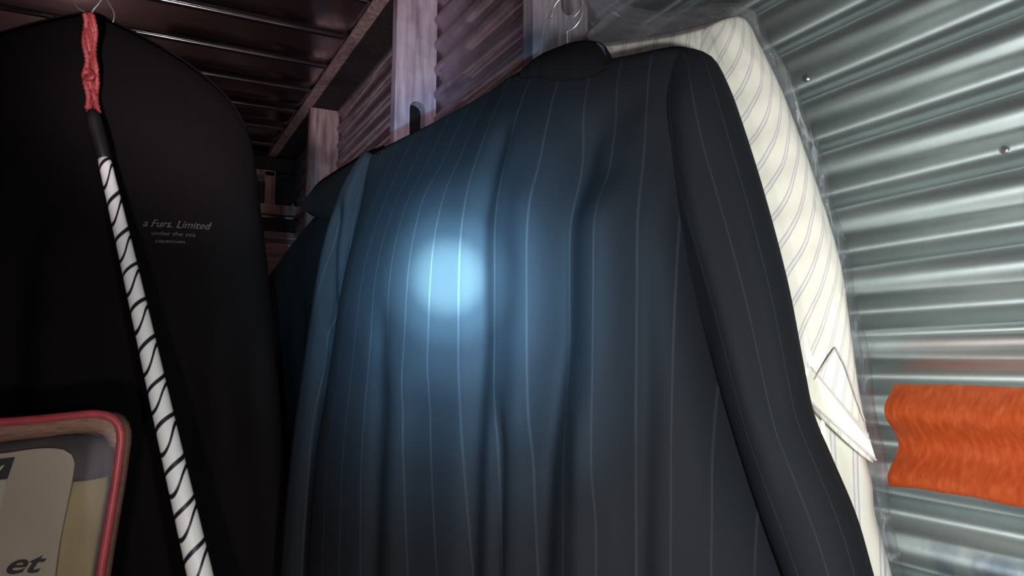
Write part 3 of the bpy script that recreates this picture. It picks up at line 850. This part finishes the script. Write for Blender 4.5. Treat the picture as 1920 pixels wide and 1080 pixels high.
# striped inner border under the piping along the top
bi = [FK.sz(*p) for p in [(-330, 872), (-100, 842), (20, 826), (60, 822), (130, 813), (170, 811), (190, 818), (203, 838)]]
bo = [FK.sz(*p) for p in [(-330, 840), (-100, 803), (20, 793), (60, 790), (130, 783), (180, 780), (212, 795), (222, 838)]]
A, B = crom(bi, 40), crom(bo, 40); v, f = [], []
for k in range(40):
    v += [FK.w(A[k][0], A[k][1], -0.010), FK.w(B[k][0], B[k][1], -0.002)]
for k in range(39): f.append((k*2, k*2+1, k*2+3, k*2+2))
o = mesh_obj('border', v, f, None or M['gusset'], kb); mm = o.modifiers.new('t', 'SOLIDIFY'); mm.thickness = 0.0015
# clear front
v = [FK.w(cen[0], cen[1], 0.008)]; f = []
for r_, dd in ((0.6, 0.008), (0.9, 0.004), (1.0, 0.0)):
    for p in E2: q = cen+(p-cen)*r_; v.append(FK.w(q[0], q[1], dd))
for i in range(ne):
    j = (i+1) % ne
    f.append((0, 1+i, 1+j))
    for q in (0, 1): f.append((1+q*ne+i, 1+(q+1)*ne+i, 1+(q+1)*ne+j, 1+q*ne+j))
mesh_obj('clear_window', v, f, M['vinyl'], kb)

def pillow(name, px, d, th, mat, label, cat, wrinkle=0.003, ph=0.0, group=None):
    """soft folded cloth with a given outline"""
    E = crom([FK.sz(x, y, d) for x, y in px + [px[0]]], 64)[:-1]; c = E.mean(axis=0); n = len(E)
    v, f = [], []
    rs = [0.0, 0.25, 0.5, 0.7, 0.85, 0.95, 1.0]
    for s_ in (1, -1):
        for r_ in rs[1:]:
            for k, p in enumerate(E):
                q = c+(p-c)*r_
                v.append(FK.w(q[0], q[1], d + s_*th/2*math.sqrt(max(0, 1-r_**4)) + (wrinkle*math.sin(90*q[0]+60*q[1]+ph)*(1-r_) if s_ > 0 else 0)))
    m = len(rs)-1; base = len(v)
    v += [FK.w(c[0], c[1], d+th/2), FK.w(c[0], c[1], d-th/2)]
    for s_ in (0, 1):
        b0 = s_*m*n
        for k in range(n):
            k2 = (k+1) % n
            f.append((base+s_, b0+k, b0+k2))
            for j in range(m-1): f.append((b0+j*n+k, b0+(j+1)*n+k, b0+(j+1)*n+k2, b0+j*n+k2))
    o = mesh_obj(name, v, f, mat)
    bm = bmesh.new(); bm.from_mesh(o.data); bmesh.ops.remove_doubles(bm, verts=bm.verts, dist=1e-5)
    bmesh.ops.recalc_face_normals(bm, faces=bm.faces); bm.to_mesh(o.data); bm.free()
    return tag(o, label, cat)
pillow('folded_blanket', [(-300, 905), (60, 895), (150, 890), (190, 884), (206, 892), (203, 920), (190, 1000), (178, 1080), (160, 1210), (60, 1246), (-280, 1262)], -0.036, 0.022, M['khaki'],
       'folded khaki blanket inside the clear bag beside its red piping', 'blanket', 0.006)
pillow('folded_cloth', [(-280, 852), (40, 824), (120, 815), (182, 817), (206, 836), (208, 876), (196, 896), (120, 905), (-260, 930)], -0.034, 0.028, M['mauve'],
       'dark mauve folded cloth in the top corner of the clear bag', 'cloth', 0.004, 1.0)
# printed card in front of the cloths
ck = [(-250, 880), (-100, 862), (20, 848), (60, 842), (100, 840), (128, 846), (140, 862), (138, 890), (124, 960), (112, 1020), (104, 1080), (88, 1200), (70, 1240), (-240, 1270)]
E = crom([FK.sz(x, y, -0.016) for x, y in ck + [ck[0]]], 80)[:-1]; v, f = [], []
for d in (-0.014, -0.017):
    for p in E: v.append(FK.w(p[0], p[1], d))
n = len(E); f.append(tuple(range(n))); f.append(tuple(range(2*n-1, n-1, -1)))
for k in range(n): f.append((k, n+k, n+(k+1) % n, (k+1) % n))
card = mesh_obj('printed_card', v, f, M['card'], smooth=False)
tag(card, 'cream printed packaging card with black lettering inside the clear bag', 'card')
text_mesh('lettering', 'et', FK, (lambda s, z: -0.0135), 4, 1076, 40, M['ink'], card, 0.45, 82, bold=0.02, lift=0.0004)
def decal(name, px, mat, d=-0.0130):
    P = [FK.w(*FK.sz(x, y, d), d) for x, y in px]
    return mesh_obj(name, P, [tuple(range(len(P)))], mat, card, smooth=False)
decal('emblem', [(-70, 868), (28, 857), (14, 898), (-70, 908)], M['ink'])
decal('emblem_mark', [(-8, 885), (2, 874), (9, 871), (3, 880), (-6, 888)], M['pale'], -0.0127)
decal('pale_panel', [(-70, 912), (12, 901), (4, 940), (-4, 975), (-70, 985)], M['pale'])

# ---- plain table under the frame that carries the bag
b0 = FK.w(0, 0, 0)[2]
zb = min(FK.w(p[0], p[1], 0)[2] for p in E2) - 0.007
tb = tag(empty('table', (-0.45, 0.95, 0)), 'plain wooden table under the clear bedding bag', 'table')
c0 = FK.w(cen[0], 0, -0.07)
box('table_top', (c0[0]-0.40, c0[1]-0.30, zb-0.03), (c0[0]+0.30, c0[1]+0.045, zb), M['wood_far'], tb, 0.003)
for sx_ in (-0.37, 0.24):
    for sy_ in (-0.27, 0.0):
        box('leg', (c0[0]+sx_, c0[1]+sy_, 0.0), (c0[0]+sx_+0.04, c0[1]+sy_+0.04, zb-0.03), M['wood_far'], tb, 0.002)
